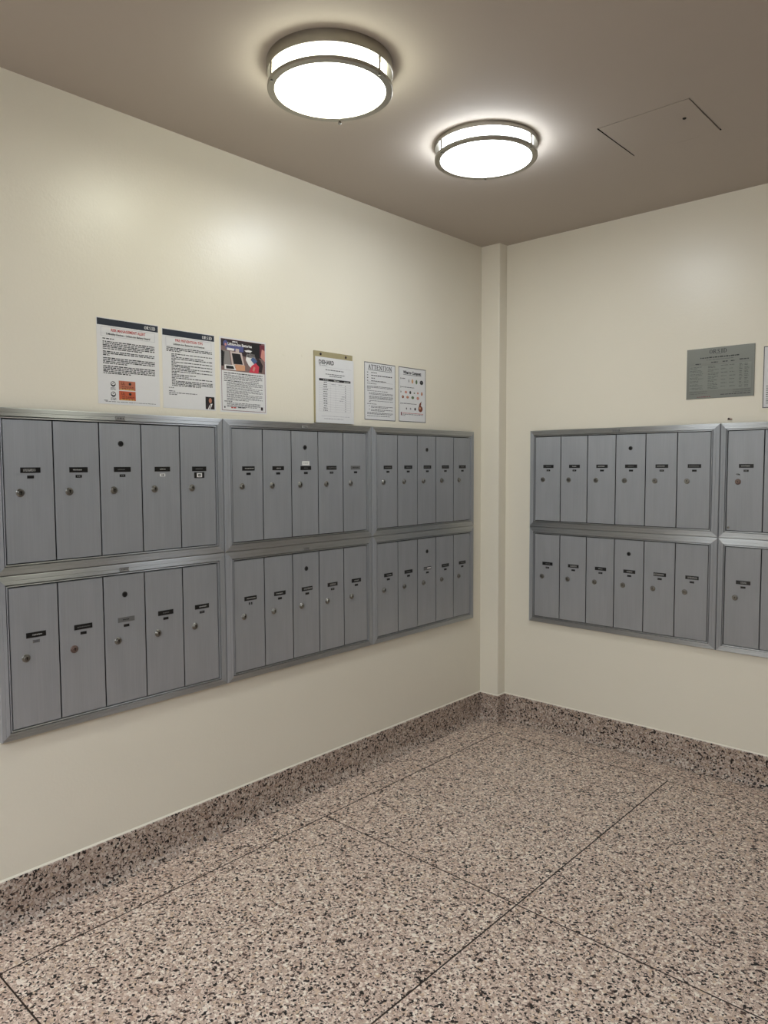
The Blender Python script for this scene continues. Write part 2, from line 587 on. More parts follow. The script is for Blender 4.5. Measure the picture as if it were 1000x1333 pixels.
# coved terrazzo base running round the chase, and the border of floor in one pour with it
RC = 0.034
prof = [(0.0, BH), (0.005, BH), (0.0075, BH - 0.003), (0.008, RC)]
for i in range(1, 8):
    a = i * math.pi / 14
    prof.append((0.008 + RC * (1 - math.cos(a)), RC * (1 - math.sin(a))))
TF = prof[-1][0]


def base_run(name, seg):
    mb = MB()
    for (t0, z0), (t1, z1) in zip(prof, prof[1:]):
        A, B = plan_at(t0), plan_at(t1)
        for k in seg:
            mb.face([(B[k][0], B[k][1], z1), (B[k + 1][0], B[k + 1][1], z1), (A[k + 1][0], A[k + 1][1], z0), (A[k][0], A[k][1], z0)], 'terr_base')
    o = mb.build(name, kind='structure')
    smooth_angle(o, 30)
    return o


base_run('baseboard_left', [0])
base_run('baseboard_corner', [1, 2])
base_run('baseboard_right', [3])
B = plan_at(TF)
mb = MB()
gx, gy = GX[0] - J, GY[0] + J
mb.face([(B[0][0], B[0][1], 0), (gx, YB, 0), (gx, gy, 0), (B[1][0], B[1][1], 0)], 'terr')
mb.face([(B[1][0], B[1][1], 0), (gx, gy, 0), (B[2][0], B[2][1], 0)], 'terr')
mb.face([(B[2][0], B[2][1], 0), (gx, gy, 0), (B[3][0], B[3][1], 0)], 'terr')
mb.face([(B[3][0], B[3][1], 0), (gx, gy, 0), (XR, gy, 0), (B[4][0], B[4][1], 0)], 'terr')
mb.face([(gx, YB, -0.004), (gx, gy, -0.004), (gx, gy, 0), (gx, YB, 0)], 'terr')
mb.face([(gx, gy, -0.004), (XR, gy, -0.004), (XR, gy, 0), (gx, gy, 0)], 'terr')
mb.build('terrazzo_border', floor)

# ragged bead of paint where the wall meets the base
bead = [(0.0, BH + 0.005), (0.0025, BH + 0.0035), (0.0042, BH + 0.0005), (0.0045, BH)]
for n, seg in enumerate(([0], [1, 2], [3])):
    mb = MB()
    for (t0, z0), (t1, z1) in zip(bead, bead[1:]):
        A, Bq = plan_at(t0), plan_at(t1)
        for k in seg:
            mb.face([(Bq[k][0], Bq[k][1], z1), (Bq[k + 1][0], Bq[k + 1][1], z1), (A[k + 1][0], A[k + 1][1], z0), (A[k][0], A[k][1], z0)], 'wall')
    o = mb.build('trim_%d' % (n + 1), kind='structure')
    smooth_angle(o, 60)

# ================================================================== MAILBOX BANKS
# profile of the frame: share of the way from outer to inner edge, height off the wall
PROF = [(0.0, 0.0), (0.0, 0.0165), (0.07, 0.0195), (0.40, 0.0213), (0.43, 0.0204), (0.46, 0.0214), (0.755, 0.0232),
        (0.765, 0.0100), (0.84, 0.0100), (0.85, 0.0222), (0.94, 0.0228), (0.955, 0.0150), (0.955, 0.006)]
DOOR_H = 0.020


def lock_mesh(m):
    mb = MB()
    prof_l = [(0.0118, 0.0), (0.0118, 0.0016), (0.0104, 0.0030), (0.0086, 0.0034), (0.0082, 0.0062), (0.0072, 0.0074), (0.0, 0.0074)]
    mb.lathe(prof_l, m, 20, '-Y')
    mb.plate(-0.0011, -0.0046, 0.0011, 0.0046, 0.0070, 0.0078, 'black', 0.0001)
    mb.plate(-0.0022, 0.0006, 0.0022, 0.0036, 0.0070, 0.0077, 'black', 0.0001)
    me = mb.make('lock')
    return me


LOCK, LOCK_RUST = lock_mesh('lock'), lock_mesh('lock_rust')


def hole_mesh():
    mb = MB()
    mb.lathe([(0.0096, 0.0), (0.0096, 0.0012), (0.0086, 0.0016), (0.0084, 0.0012)], 'grey_label', 20, '-Y')
    mb.lathe([(0.0085, 0.0013), (0.0066, 0.0016), (0.0060, 0.0006), (0.0, 0.0006)], 'black', 20, '-Y')
    mb.lathe([(0.0036, 0.0007), (0.0034, 0.0018), (0.0, 0.0018)], 'dark', 12, '-Y')
    return mb.make('keeper_lock')


HOLE = hole_mesh()
prng = random.Random(3)


def name_plate(w_, style):
    mb = MB()
    hw, hh = w_ / 2, 0.0078
    if style == 'bare':          # the strip has fallen out: bright scuffed holder, dark upper edge
        mb.plate(-hw, -hh, hw, hh, 0, 0.0006, 'grey_label', 0.0002)
        mb.quad(-hw, hh - 0.0026, hw, hh, 0.0008, 'black')
        mb.quad(-hw * 0.1, -hh * 0.3, hw * 0.9, hh * 0.5, 0.0007, 'white_label')
    else:
        mb.plate(-hw, -hh, hw, hh, 0, 0.0012, 'grey_label' if style == 'grey' else 'black', 0.0003)
        run = prng.uniform(0.35, 0.8) * hw
        sh = prng.uniform(-0.15, 0.15) * hw
        rows = [(-0.0035, -0.0005), (0.0008, 0.0036)] if style == 'two' else [(-0.0022, 0.0018)]
        for (z0, z1) in rows:
            x = sh - run
            while x < sh + run:
                wd = prng.uniform(0.0018, 0.0036)
                zz = z0 + prng.uniform(0, 0.0008)
                mb.quad(x, zz, min(x + wd, sh + run), z1 - prng.uniform(0, 0.0008), 0.0014, 'black' if style == 'grey' else ('ink_w' if style != 'dim' else 'grey_label'))
                x += wd + 0.0009
    return mb.make('name_plate')


def number_plate(style):
    mb = MB()
    if style == 'white':
        mb.plate(-0.0100, -0.0048, 0.0100, 0.0048, 0, 0.0008, 'white_label', 0.0002)
        mb.quad(-0.004, -0.003, -0.001, 0.003, 0.0010, 'ink_soft')
        mb.quad(0.001, -0.003, 0.005, 0.003, 0.0010, 'ink_soft')
    elif style == 'boxed':
        mb.plate(-0.0200, -0.0100, 0.0200, 0.0100, 0, 0.0010, 'black', 0.0002)
        mb.quad(-0.0105, -0.0072, 0.0105, 0.0072, 0.0012, 'white_label')
        mb.quad(-0.0045, -0.0044, 0.0050, 0.0040, 0.0014, 'black')
        mb.quad(-0.0015, -0.0015, 0.0020, 0.0015, 0.0016, 'white_label')
    elif style == 'digits':
        for x0 in (-0.0085, 0.0015):
            mb.quad(x0, -0.0045, x0 + 0.0060, 0.0045, 0.0004, 'black')
            mb.quad(x0 + 0.0015, -0.0028, x0 + 0.0030, 0.0005, 0.0006, 'grey_label')
    elif style == 'grey':
        mb.plate(-0.0100, -0.0044, 0.0100, 0.0044, 0, 0.0009, 'grey_label', 0.0002)
        mb.quad(-0.007, -0.002, 0.006, 0.002, 0.0011, 'ink_soft')
    else:
        mb.plate(-0.0095, -0.0042, 0.0095, 0.0042, 0, 0.0010, 'black', 0.0002)
        if style == 'lit':
            mb.quad(-0.0055, -0.0020, -0.0020, 0.0020, 0.0012, 'grey_label')
            mb.quad(-0.0005, -0.0020, 0.0045, 0.0020, 0.0012, 'grey_label')
    return mb.make('number_plate')


def trim_side(outer, inner, k):
    """k: 0 bottom, 1 right, 2 top, 3 left; mitred at both ends"""
    mb = MB()
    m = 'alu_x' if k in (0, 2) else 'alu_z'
    cor = lambda R: [(R[0], R[1]), (R[2], R[1]), (R[2], R[3]), (R[0], R[3])]
    O, I = cor(outer), cor(inner)
    k2 = (k + 1) % 4
    for (s0, h0), (s1, h1) in zip(PROF, PROF[1:]):
        L = lambda c, s: (O[c][0] + (I[c][0] - O[c][0]) * s, O[c][1] + (I[c][1] - O[c][1]) * s)
        p, q, rq, t = L(k, s0), L(k2, s0), L(k2, s1), L(k, s1)
        mb.face([(p[0], -h0, p[1]), (q[0], -h0, q[1]), (rq[0], -h1, rq[1]), (t[0], -h1, t[1])], m)
    return mb


def bank(side, outer, edges, z0, z1, label, keeper, spec, tag, group):
    """outer=(a0,zb,a1,zt) of the frame, edges = first door edge and pitch, doors z0..z1"""
    a_first, pitch, n = edges
    root = thing('mailbox_bank', label, 'mailboxes', onwall(side, outer[0], outer[1]), side, group)
    ox, oz = outer[0], outer[1]
    R = (0.0006, 0.0006, outer[2] - ox - 0.0006, outer[3] - oz - 0.0006)
    x_first = a_first - ox
    I = (x_first, z0 - oz, x_first + pitch * n, z1 - oz)
    mb = MB()
    mb.plate(0.004, 0.004, R[2] - 0.004, R[3] - 0.004, 0.0, 0.0055, 'dark')
    mb.build('cabinet_body', root)
    for k, nm in enumerate(('trim_bottom', 'trim_right', 'trim_top', 'trim_left')):
        trim_side(R, I, k).build(nm, root)
    # maker's tag, stamped in the top trim
    if tag:
        cx, cz = (I[0] + I[2]) / 2, (R[3] + I[3]) / 2 - 0.001
        mb = MB()
        hw, hh = (0.016, 0.0065) if tag != 'faint' else (0.015, 0.005)
        if tag == 'blank':
            mb.plate(cx - hw, cz - hh * .6, cx + hw, cz + hh * 1.2, 0.020, 0.0236, 'grey_label', 0.0003)
        else:
            mb.plate(cx - hw, cz - hh, cx + hw, cz + hh, 0.020, 0.0232, 'tag', 0.0005)
            for i in range(5):
                xx = cx - hw * 0.75 + i * hw * 0.31
                mb.quad(xx, cz - hh * 0.4, xx + hw * 0.2, cz + hh * 0.45, 0.0236, 'ink_soft' if i != 2 else 'ink')
            mb.quad(cx - hw, cz - hh, cx + hw, cz - hh * 0.75, 0.0236, 'ink_soft')
            if tag != 'faint':
                mb.quad(cx - hw, cz + hh * 0.75, cx + hw, cz + hh, 0.0236, 'ink_soft')
                mb.quad(cx - hw, cz - hh, cx - hw * 0.93, cz + hh, 0.0236, 'ink_soft')
        mb.build('maker_tag', root)
    g = 0.0018
    dh = z1 - z0 - 2 * g
    mb = MB()
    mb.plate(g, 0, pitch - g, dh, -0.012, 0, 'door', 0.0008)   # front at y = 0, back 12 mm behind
    dmesh = mb.make('mailbox_door')
    pw = 0.4 * pitch
    for i in range(n):
        d = link('mailbox_door', dmesh, root, (x_first + i * pitch, -DOOR_H, z0 - oz + g))
        sp = spec.get(i, {})
        cx = pitch * 0.525
        zt = dh
        link('lock', LOCK_RUST if sp.get('rust') else LOCK, d, (pitch * 0.31, 0, zt * (1 - 0.508)))
        if not sp.get('noname'):
            link('name_plate', name_plate(pw, sp.get('name', prng.choice(('one', 'one', 'two', 'dim')))), d, (cx, 0, zt * (1 - 0.35)))
        ns = sp.get('num', prng.choice(('dark', 'dark', 'lit')))
        link('number_plate', number_plate(ns), d, (cx, 0, zt * (1 - (0.403 if ns == 'boxed' else 0.398))))
        if i == keeper:
            link('keeper_lock', HOLE, d, (pitch * 0.5, 0, zt * (1 - 0.153)))
        if sp.get('sticker'):
            mb = MB()
            mb.plate(-0.0190, -0.0080, 0.0190, 0.0080, 0, 0.0006, 'white_label', 0.0001)
            for q in range(4):
                mb.quad(-0.012 + q * 0.006, -0.002, -0.0085 + q * 0.006, 0.0025, 0.0008, 'ink_pale')
            link('name_sticker', mb.make('name_sticker'), d, (cx, 0, zt * (1 - 0.304)))
        if sp.get('chip'):
            mb = MB()
            mb.poly([(-0.010, 0.001), (-0.004, -0.003), (0.004, -0.0035), (0.009, -0.004), (0.006, 0.001), (0.001, 0.004), (-0.006, 0.004)], 0.0002, 'grey_label')
            mb.poly([(-0.001, 0.002), (0.006, -0.003), (0.008, -0.001), (0.003, 0.003)], 0.0004, 'dark')
            link('scratch', mb.make('scratch'), d, (pitch * 0.31, 0, zt * (1 - 0.435)))
            mb = MB()
            mb.lathe([(0.0052, 0), (0.005, 0.0012), (0.0032, 0.002), (0, 0.0022)], 'lock', 12, '-Y')
            mb.quad(-0.003, -0.0006, 0.003, 0.0006, 0.0024, 'black')
            link('screw', mb.make('screw'), d, (pitch * 0.07, 0, 0.012))
    return root


ZT1, ZB1, ZT0, ZB0 = 1.4670, 1.0532, 0.9875, 0.5730
ZTOP, ZMID, ZBOT = 1.4990, 1.0215, 0.5430
Lb = [(-2.4535, -1.6800), (-1.6790, -0.9105), (-0.9100, -0.1535)]
Le = [(-2.4224, 0.14166, 5), (-1.6446, 0.13967, 5), (-0.8812, 0.13866, 5)]
Rb = [(0.2630, 1.1705), (1.1710, 2.0790)]
Re = [(0.2951, 0.13994, 6), (1.2010, 0.13994, 6)]
GRP = 'wall mounted mailbox banks'
lab = {
    ('L', 0, 1): 'upper aluminium mailbox bank at the left edge, under the two navy-headed notices',
    ('L', 0, 0): 'lower bank of five brushed aluminium mailboxes at the left edge, nearest the camera',
    ('L', 1, 1): 'upper middle bank of five aluminium mailboxes, white sticker above the centre nameplate',
    ('L', 1, 0): 'lower middle bank of five aluminium mailboxes on left wall, first door with bare number digits',
    ('L', 2, 1): 'upper bank of five narrow-looking aluminium mailboxes beside the corner on left wall',
    ('L', 2, 0): 'lower bank of five aluminium mailboxes beside the corner, centre nameplate missing',
    ('R', 0, 1): 'upper bank of six grey aluminium mailboxes on right wall next to the corner',
    ('R', 0, 0): 'lower bank of six grey aluminium mailboxes on right wall next to the corner',
    ('R', 1, 1): 'upper mailbox bank cut by the right edge, rusty lock on its first door',
    ('R', 1, 0): 'lower mailbox bank cut by the right edge of the photo',
}
specs = {
    ('L', 0, 1): {0: dict(name='two', num='dark'), 1: dict(name='one', num='lit'), 2: dict(num='lit', name='dim'), 3: dict(name='one', num='white'), 4: dict(name='dim', num='boxed')},
    ('L', 0, 0): {0: dict(name='one', num='grey'), 1: dict(name='dim', rust=True, num='dark'), 2: dict(name='grey', num='dark'), 4: dict(num='lit')},
    ('L', 1, 1): {0: dict(name='one', num='dark'), 2: dict(sticker=True, name='dim'), 4: dict(name='grey')},
    ('L', 1, 0): {0: dict(name='one', num='digits')},
    ('L', 2, 1): {i: dict(name='dim', num='dark') for i in range(5)},
    ('L', 2, 0): {0: dict(name='one', num='dark'), 1: dict(name='dim', num='dark'), 2: dict(name='bare', num='dark'), 3: dict(name='dim', num='dark'), 4: dict(name='dim', num='dark')},
    ('R', 1, 1): {0: dict(rust=True, chip=True, name='one', num='lit')},
}
tags = {('L', 0, 1): 'tag', ('L', 0, 0): 'tag', ('L', 1, 1): 'faint', ('L', 1, 0): 'faint', ('L', 2, 1): None, ('R', 0, 1): 'blank'}
for key, text in lab.items():
    s, i, up = key
    b_, e_ = (Lb, Le) if s == 'L' else (Rb, Re)
    z0, z1 = (ZB1, ZT1) if up else (ZB0, ZT0)
    outer = (b_[i][0], ZMID if up else ZBOT, b_[i][1], ZTOP if up else ZMID)
    bank(LEFT if s == 'L' else RIGHT, outer, e_[i], z0, z1, text, 2 if s == 'L' else 3, specs.get(key, {}), tags.get(key), GRP)

# ================================================================== CEILING LAMPS
def drum_lamp(x, y, R, pan_h, gap_h, ring_h, glowmat, label, angs, knob):
    root = thing('ceiling_lamp', label, 'ceiling lamp', (x, y, H), 0, 'drum lamps on the ceiling')
    n = 72
    mb = MB()
    mb.lathe([(0.0, -0.0005), (R, -0.0005), (R, -pan_h + 0.002), (R - 0.0015, -pan_h), (R - 0.017, -pan_h), (R - 0.017, -0.004)], 'nickel', n)
    o = mb.build('pan', root)
    smooth_angle(o)
    zb = -pan_h - gap_h - ring_h
    Rd = R - 0.0205
    mb = MB()
    pr = [(Rd, -0.006), (Rd, zb + 0.012), (Rd - 0.003, zb + 0.006)]
    for i in range(1, 7):
        t = i / 6
        pr.append(((Rd - 0.003) * (1 - t) if i < 6 else 0.0, zb + 0.006 - 0.003 * (1 - (1 - t) ** 2)))
    mb.lathe(pr[:3], glowmat + '_side', n)
    mb.lathe(pr[2:], glowmat, n)
    o = mb.build('diffuser', root)
    smooth_angle(o, 60)
    mb = MB()
    Ri = R - 0.0200
    mb.lathe([(R - 0.002, zb), (R - 0.0005, zb + 0.0015), (R - 0.0005, zb + ring_h - 0.0015), (R - 0.002, zb + ring_h), (Ri + 0.001, zb + ring_h),
              (Ri, zb + ring_h - 0.001), (Ri, zb + 0.001), (Ri + 0.001, zb)], 'nickel', n, closed=True)
    o = mb.build('ring', root)
    smooth_angle(o)
    for k, a in enumerate(angs):
        a = math.radians(a)
        px, py = (R - 0.006) * math.cos(a), (R - 0.006) * math.sin(a)
        mb = MB()
        mb.lathe([(0.0038, -pan_h + 0.001), (0.0038, zb + ring_h - 0.001)], 'nickel', 10, 'Z', (px, py, 0))
        o = mb.build('post', root)
        smooth_angle(o)
        # end nut under the ring
        mb = MB()
        L = 0.011 if (knob and k == 0) else 0.003
        mb.lathe([(0.0, zb - L), (0.0036, zb - L + 0.0008), (0.0050, zb - L * 0.6), (0.0038, zb - L * 0.3), (0.0028, zb + 0.0005)], 'chrome', 12, 'Z', (px, py, 0))
        o = mb.build('finial', root)
        smooth_angle(o)
    return root


drum_lamp(0.6788, -1.7695, 0.1735, 0.032, 0.033, 0.0105, 'glow_warm', 'nearer round drum ceiling lamp with thick nickel pan and warm light', (127, 7, -113), True)
drum_lamp(0.7062, -1.0569, 0.1770, 0.015, 0.030, 0.0095, 'glow_cool', 'farther round drum ceiling lamp with thin nickel pan and cool white light', (125, 5, -115), False)
for (lx, ly), where in zip(((2.3, -3.9), (0.9, -4.3), (3.1, -4.0), (1.6, -4.8), (2.7, -4.8)),  # five unseen drum lamps, added as fill to even out the wall light
                           ('just behind the viewer', 'by the left wall behind the viewer', 'by the side wall', 'left one near the back wall', 'right one near the back wall')):
    drum_lamp(lx, ly, 0.25, 0.032, 0.033, 0.0105, 'glow_added_fill', 'unseen large drum lamp added as fill light, ' + where, (127, 7, -113), False)

# ================================================================== CEILING HATCH
root = thing('access_hatch', 'square painted access hatch cut into the ceiling with cracked edges', 'hatch', (HX0, HY0, H), 0)
W_, D_ = HX1 - HX0, HY1 - HY0
mb = MB()
rngh = random.Random(5)


def rag(p, q, n, amp):
    out = []
    for i in range(n):
        t = i / n
        out.append((p[0] + (q[0] - p[0]) * t + rngh.uniform(-amp, amp), p[1] + (q[1] - p[1]) * t + rngh.uniform(-amp, amp)))
    return out


g = 0.0046
loop = rag((g, g * 1.0), (W_ - g, g), 9, 0.0007) + rag((W_ - g, g), (W_ - g, D_ - g * .6), 9, 0.0006) + rag((W_ - g, D_ - g * .6), (g, D_ - g * .6), 9, 0.0006) + rag((g, D_ - g * .6), (g, g), 9, 0.0005)
zz = lambda x, y: 0.0008 - 0.002 * y / D_      # hangs a little lower along its far edge
n = len(loop)
bot = [(x, y, zz(x, y)) for x, y in loop]
top = [(x, y, 0.02) for x, y in loop]
mb.face(bot[::-1], 'ceil')
for i in range(n):
    j = (i + 1) % n
    mb.face([bot[i], bot[j], top[j], top[i]], 'ceil')
mb.build('panel', root)
mb = MB()
lx, ly = W_ * 0.80, D_ * 0.42
mb.lathe([(0.0, -0.0032), (0.0045, -0.003), (0.006, -0.0012), (0.006, 0.0)], 'dark', 12, 'Z', (lx, ly, 0))
mb.build('latch', root)

# ================================================================== NOTICES ON THE LEFT WALL
def sheet(name, side, a, z, w_, h_, label, cat='notice', tilt=0.0, t=0.0006, mat='paper', group='papers on the wall'):
    root = thing(name, label, cat, onwall(side, a, z), side, group)
    root.rotation_euler = (0, tilt, side)
    mb = MB()
    mb.plate(0, 0, w_, h_, 0.0002, t, mat, 0.0001)
    mb.build('paper_sheet' if mat == 'paper' else 'backing_sheet', root)
    return root


rg = random.Random(11)


def letterhead(root, w_, h_, title, sub):
    mb = MB()
    mb.quad(0.002, h_ - 0.0225, w_ - 0.002, h_ - 0.002, 0.0008, 'navy')
    mb.build('header_band', root)
    mb = MB()
    put_serif(mb, 'ORSID', w_ - 0.051, h_ - 0.0180, 0.0075, 0.0105, 0.0010, 'white', 0.16, 1.0)
    mb.build('header_lettering', root)
    mb = MB()
    frame_lines(mb, 0.014, h_ - 0.056, w_ - 0.014, h_ - 0.0265, 0.0008, 0.0008, 'ink_pale')
    mb.build('title_box', root)
    mb = MB()
    put_text(mb, title, w_ / 2, h_ - 0.0395, 0.0125, 0.0010, 'red', 0.00025, 'CENTER', 0.118 if len(title) > 20 else 0.108)
    mb.build('title_lettering', root)
    mb = MB()
    put_text(mb, sub, w_ / 2, h_ - 0.0510, 0.0088, 0.0010, 'ink', 0.0002, 'CENTER', 0.150 if len(title) > 20 else 0.122)
    mb.build('subtitle_lettering', root)


# 1: alert with two orange stickers
W1, H1 = 0.213, 0.266
p = sheet('notice_sheet', LEFT, -2.1275, 1.527, W1, H1, 'leftmost navy-headed typed notice with two orange label pictures near its foot')
letterhead(p, W1, H1, 'RISK MANAGEMENT ALERT', 'E-Mobility Devices \u2013 Lithium-Ion Battery Hazard')
mb = MB()
X0, X1 = 0.019, W1 - 0.016
word_line(mb, X0, X0 + 0.038, H1 - 0.0645, 0.0034, 0.0008, 'ink', rg)
z = H1 - 0.0685
for nlines, last in ((5, 0.75), (3, 0.12), (4, 0.45), (5, 0.52)):
    z = para(mb, X0, X1, z, nlines, 0.0054, 0.0034, 0.0008, 'ink', rg, last) - 0.0036
word_line(mb, X0 + 0.004, X1, 0.0075, 0.0016, 0.0008, 'ink', rg)
word_line(mb, X0, X0 + 0.012, 0.0105, 0.0016, 0.0008, 'ink', rg)
mb.build('body_text', p, kind='stuff')
for k, zc in enumerate((0.0595, 0.0275)):
    mb = MB()
    mb.oval(0.050, zc + 0.004, 0.0085, 0.0085, 0.0008, 'ink')
    mb.oval(0.050, zc + 0.0055, 0.0062, 0.0050, 0.0010, 'paper')
    mb.poly([(0.046, zc + 0.006), (0.048, zc + 0.003), (0.054, zc + 0.009), (0.053, zc + 0.010), (0.048, zc + 0.0055)], 0.0012, 'ink')
    for q in range(3):
        word_line(mb, 0.041, 0.059, zc - 0.0085 - q * 0.003, 0.0016, 0.0008, 'ink_soft', rg)
    mb.build('printed_emblem', p)
    mb = MB()
    x0, z0 = 0.069, zc - 0.013
    mb.quad(x0, z0, x0 + 0.057, z0 + 0.029, 0.0008, 'orange2' if k == 0 else 'orange')
    put_text(mb, 'UL', x0 + 0.008, z0 + 0.0165, 0.011, 0.0010, 'brown', 0.0004)
    mb.oval(x0 + 0.038, z0 + 0.0205, 0.0045, 0.0045, 0.0010, 'ink')
    for q in range(2):
        word_line(mb, x0 + 0.010, x0 + 0.052, z0 + 0.0095 - q * 0.005, 0.003, 0.0010, 'brown', rg)
    word_line(mb, x0 + 0.004, x0 + 0.053, z0 + 0.0008, 0.0028, 0.0010, 'yellow', rg)
    mb.build('printed_sticker', p)

# 2: tips with a small portrait
W2, H2 = 0.207, 0.263
p = sheet('notice_sheet', LEFT, -1.9020, 1.526, W2, H2, 'second navy-headed typed notice with a small dark portrait in its lower right corner')
letterhead(p, W2, H2, 'FIRE PREVENTION TIPS', 'Lithium-Ion Batteries and Devices')
mb = MB()
z = para(mb, 0.016, W2 - 0.012, H2 - 0.0575, 3, 0.0054, 0.0034, 0.0008, 'ink', rg, 0.3) - 0.004
for nlines, last in ((2, 0.12), (1, 0.78), (2, 0.1), (2, 0.12), (2, 0.45), (2, 0.6), (2, 0.12), (1, 0.58), (1, 0.4), (2, 0.1), (4, 0.7)):
    z = para(mb, 0.034, W2 - 0.012, z, nlines, 0.0049, 0.0031, 0.0008, 'ink', rg, last) - 0.0007
z -= 0.007
for fill in (0.11, 0.0, 0.14, 0.64, 0.18):
    if fill:
        word_line(mb, 0.022, W2 - 0.014, z, 0.0028, 0.0008, 'ink_soft', rg, fill)
    z -= 0.0056
mb.build('body_text', p, kind='stuff')
mb = MB()
a, b, c, d = W2 - 0.042, 0.004, W2 - 0.005, 0.047
mb.quad(a, b, c, d, 0.0008, 'suit')
cx = (a + c) / 2
mb.poly([(a + 0.001, b), (c - 0.001, b), (c - 0.003, b + 0.014), (cx + 0.006, b + 0.022), (cx - 0.007, b + 0.021), (a + 0.003, b + 0.013)], 0.0010, 'photo_dark')
mb.poly([(cx - 0.009, b), (cx + 0.001, b), (cx + 0.010, b + 0.020), (cx + 0.003, b + 0.019), (cx - 0.004, b + 0.012)], 0.0012, 'white')
mb.poly([(cx - 0.005, b), (cx - 0.001, b), (cx + 0.004, b + 0.016), (cx + 0.001, b + 0.016)], 0.0014, 'suit')
mb.oval(cx + 0.001, b + 0.030, 0.0065, 0.0090, 0.0012, 'skin')
mb.poly([(cx - 0.006, b + 0.031), (cx + 0.008, b + 0.031), (cx + 0.0075, b + 0.037), (cx + 0.001, b + 0.0405), (cx - 0.0055, b + 0.036)], 0.00115, 'photo_dark')
mb.build('printed_portrait', p)

# 3: laminated poster with a photograph of devices
W3, H3 = 0.196, 0.254
root3 = thing('laminated_poster', 'laminated battery safety poster with a colour photograph of gadgets on its upper half', 'poster', onwall(LEFT, -1.686, 1.514), LEFT, 'papers on the wall')
mb = MB()
mb.plate(0, 0, W3 + 0.034, H3 + 0.034, 0.0002, 0.0006, 'lam', 0.0001)
mb.build('laminate_film', root3)
ox, oz = 0.017, 0.016
mb = MB()
mb.plate(ox - 0.006, oz - 0.006, ox + W3 + 0.006, oz + H3 + 0.006, 0.0006, 0.0009, 'paper', 0.0001)
mb.build('paper_sheet', root3)
q3 = lambda x, z_: (ox + x * W3, oz + z_ * H3)
mb = MB()
frame_lines(mb, ox, oz, ox + W3, oz + H3, 0.0016, 0.0012, 'wine')
mb.build('printed_border', root3)


def P3(mb, pts, lay, m):
    mb.poly([q3(x, z_) for x, z_ in pts], 0.0011 + lay * 0.0001, m)


mb = MB()
P3(mb, [(0.0, 0.56), (1, 0.56), (1, 0.995), (0, 0.995)], 0, 'photo_mid')
P3(mb, [(0.0, 0.90), (0.70, 0.90), (0.70, 0.995), (0.0, 0.995)], 2, 'photo_dark')
P3(mb, [(0.10, 0.86), (0.5, 0.84), (0.5, 0.92), (0.10, 0.93)], 3, 'bluegrey')
P3(mb, [(0.30, 0.80), (0.86, 0.76), (0.86, 0.93), (0.45, 0.92)], 1, 'photo_dark')
P3(mb, [(0.66, 0.80), (0.92, 0.78), (0.92, 0.995), (0.66, 0.995)], 2, 'screen')
P3(mb, [(0.88, 0.80), (1.0, 0.78), (1.0, 0.98), (0.88, 0.98)], 3, 'wine')
P3(mb, [(0.90, 0.80), (1.0, 0.74), (1.0, 0.90), (0.93, 0.92)], 4, 'pinkish')
P3(mb, [(0.13, 0.845), (0.28, 0.845), (0.30, 0.875), (0.13, 0.88)], 4, 'white')
P3(mb, [(0.32, 0.82), (0.40, 0.815), (0.40, 0.88), (0.32, 0.88)], 4, 'photo_pale')
P3(mb, [(0.52, 0.87), (0.56, 0.85), (0.66, 0.85), (0.70, 0.875), (0.62, 0.885)], 4, 'white')
P3(mb, [(0.0, 0.62), (0.05, 0.62), (0.08, 0.82), (0.0, 0.84)], 1, 'screen')
P3(mb, [(0.06, 0.64), (0.22, 0.62), (0.18, 0.83), (0.04, 0.84)], 1, 'steel')
P3(mb, [(0.24, 0.62), (0.53, 0.62), (0.46, 0.83), (0.20, 0.835)], 2, 'photo_pale')
P3(mb, [(0.275, 0.66), (0.48, 0.665), (0.425, 0.81), (0.235, 0.81)], 4, 'screen')
P3(mb, [(0.31, 0.57), (0.53, 0.58), (0.53, 0.655), (0.31, 0.66)], 3, 'tan')
P3(mb, [(0.07, 0.575), (0.33, 0.575), (0.28, 0.645), (0.07, 0.64)], 4, 'white')
P3(mb, [(0.11, 0.585), (0.29, 0.59), (0.26, 0.63), (0.10, 0.628)], 5, 'screen')
P3(mb, [(0.55, 0.74), (0.62, 0.66), (0.74, 0.60), (0.80, 0.72), (0.70, 0.83), (0.58, 0.83)], 1, 'white')
P3(mb, [(0.63, 0.78), (0.78, 0.76), (0.76, 0.83), (0.64, 0.84)], 2, 'steel')
P3(mb, [(0.66, 0.75), (0.76, 0.68), (0.82, 0.74), (0.72, 0.79)], 3, 'blue')
P3(mb, [(0.74, 0.60), (0.92, 0.575), (0.95, 0.68), (0.88, 0.77), (0.80, 0.76)], 2, 'photo_dark')
P3(mb, [(0.62, 0.565), (0.84, 0.563), (0.86, 0.66), (0.78, 0.71), (0.68, 0.66)], 4, 'pinkred')
P3(mb, [(0.70, 0.60), (0.74, 0.58), (0.77, 0.64), (0.73, 0.66)], 5, 'pinkish')
mb.build('printed_photo', root3)
mb = MB()
c3 = q3(0.10, 0.945)
mb.oval(c3[0], c3[1] - 0.002, 0.010, 0.011, 0.0017, 'bluegrey')
mb.oval(c3[0], c3[1] - 0.006, 0.0045, 0.005, 0.0018, 'pinkish')
mb.build('printed_emblem', root3)
mb = MB()
t3 = q3(0.145, 0.918)
put_text(mb, 'Lithium-Ion Batteries', t3[0], t3[1], 0.0135, 0.0020, 'white', 0.0004, 'LEFT', 0.106)
t3 = q3(0.25, 0.965)
word_line(mb, t3[0], t3[0] + 0.022, t3[1], 0.004, 0.0020, 'white', rg)
mb.build('title_lettering', root3)
mb = MB()
z = oz + H3 * 0.545
xa, xb = ox + 0.011, ox + W3 - 0.013
word_line(mb, xa, xb, z - 0.006, 0.0034, 0.0012, 'ink', rg)
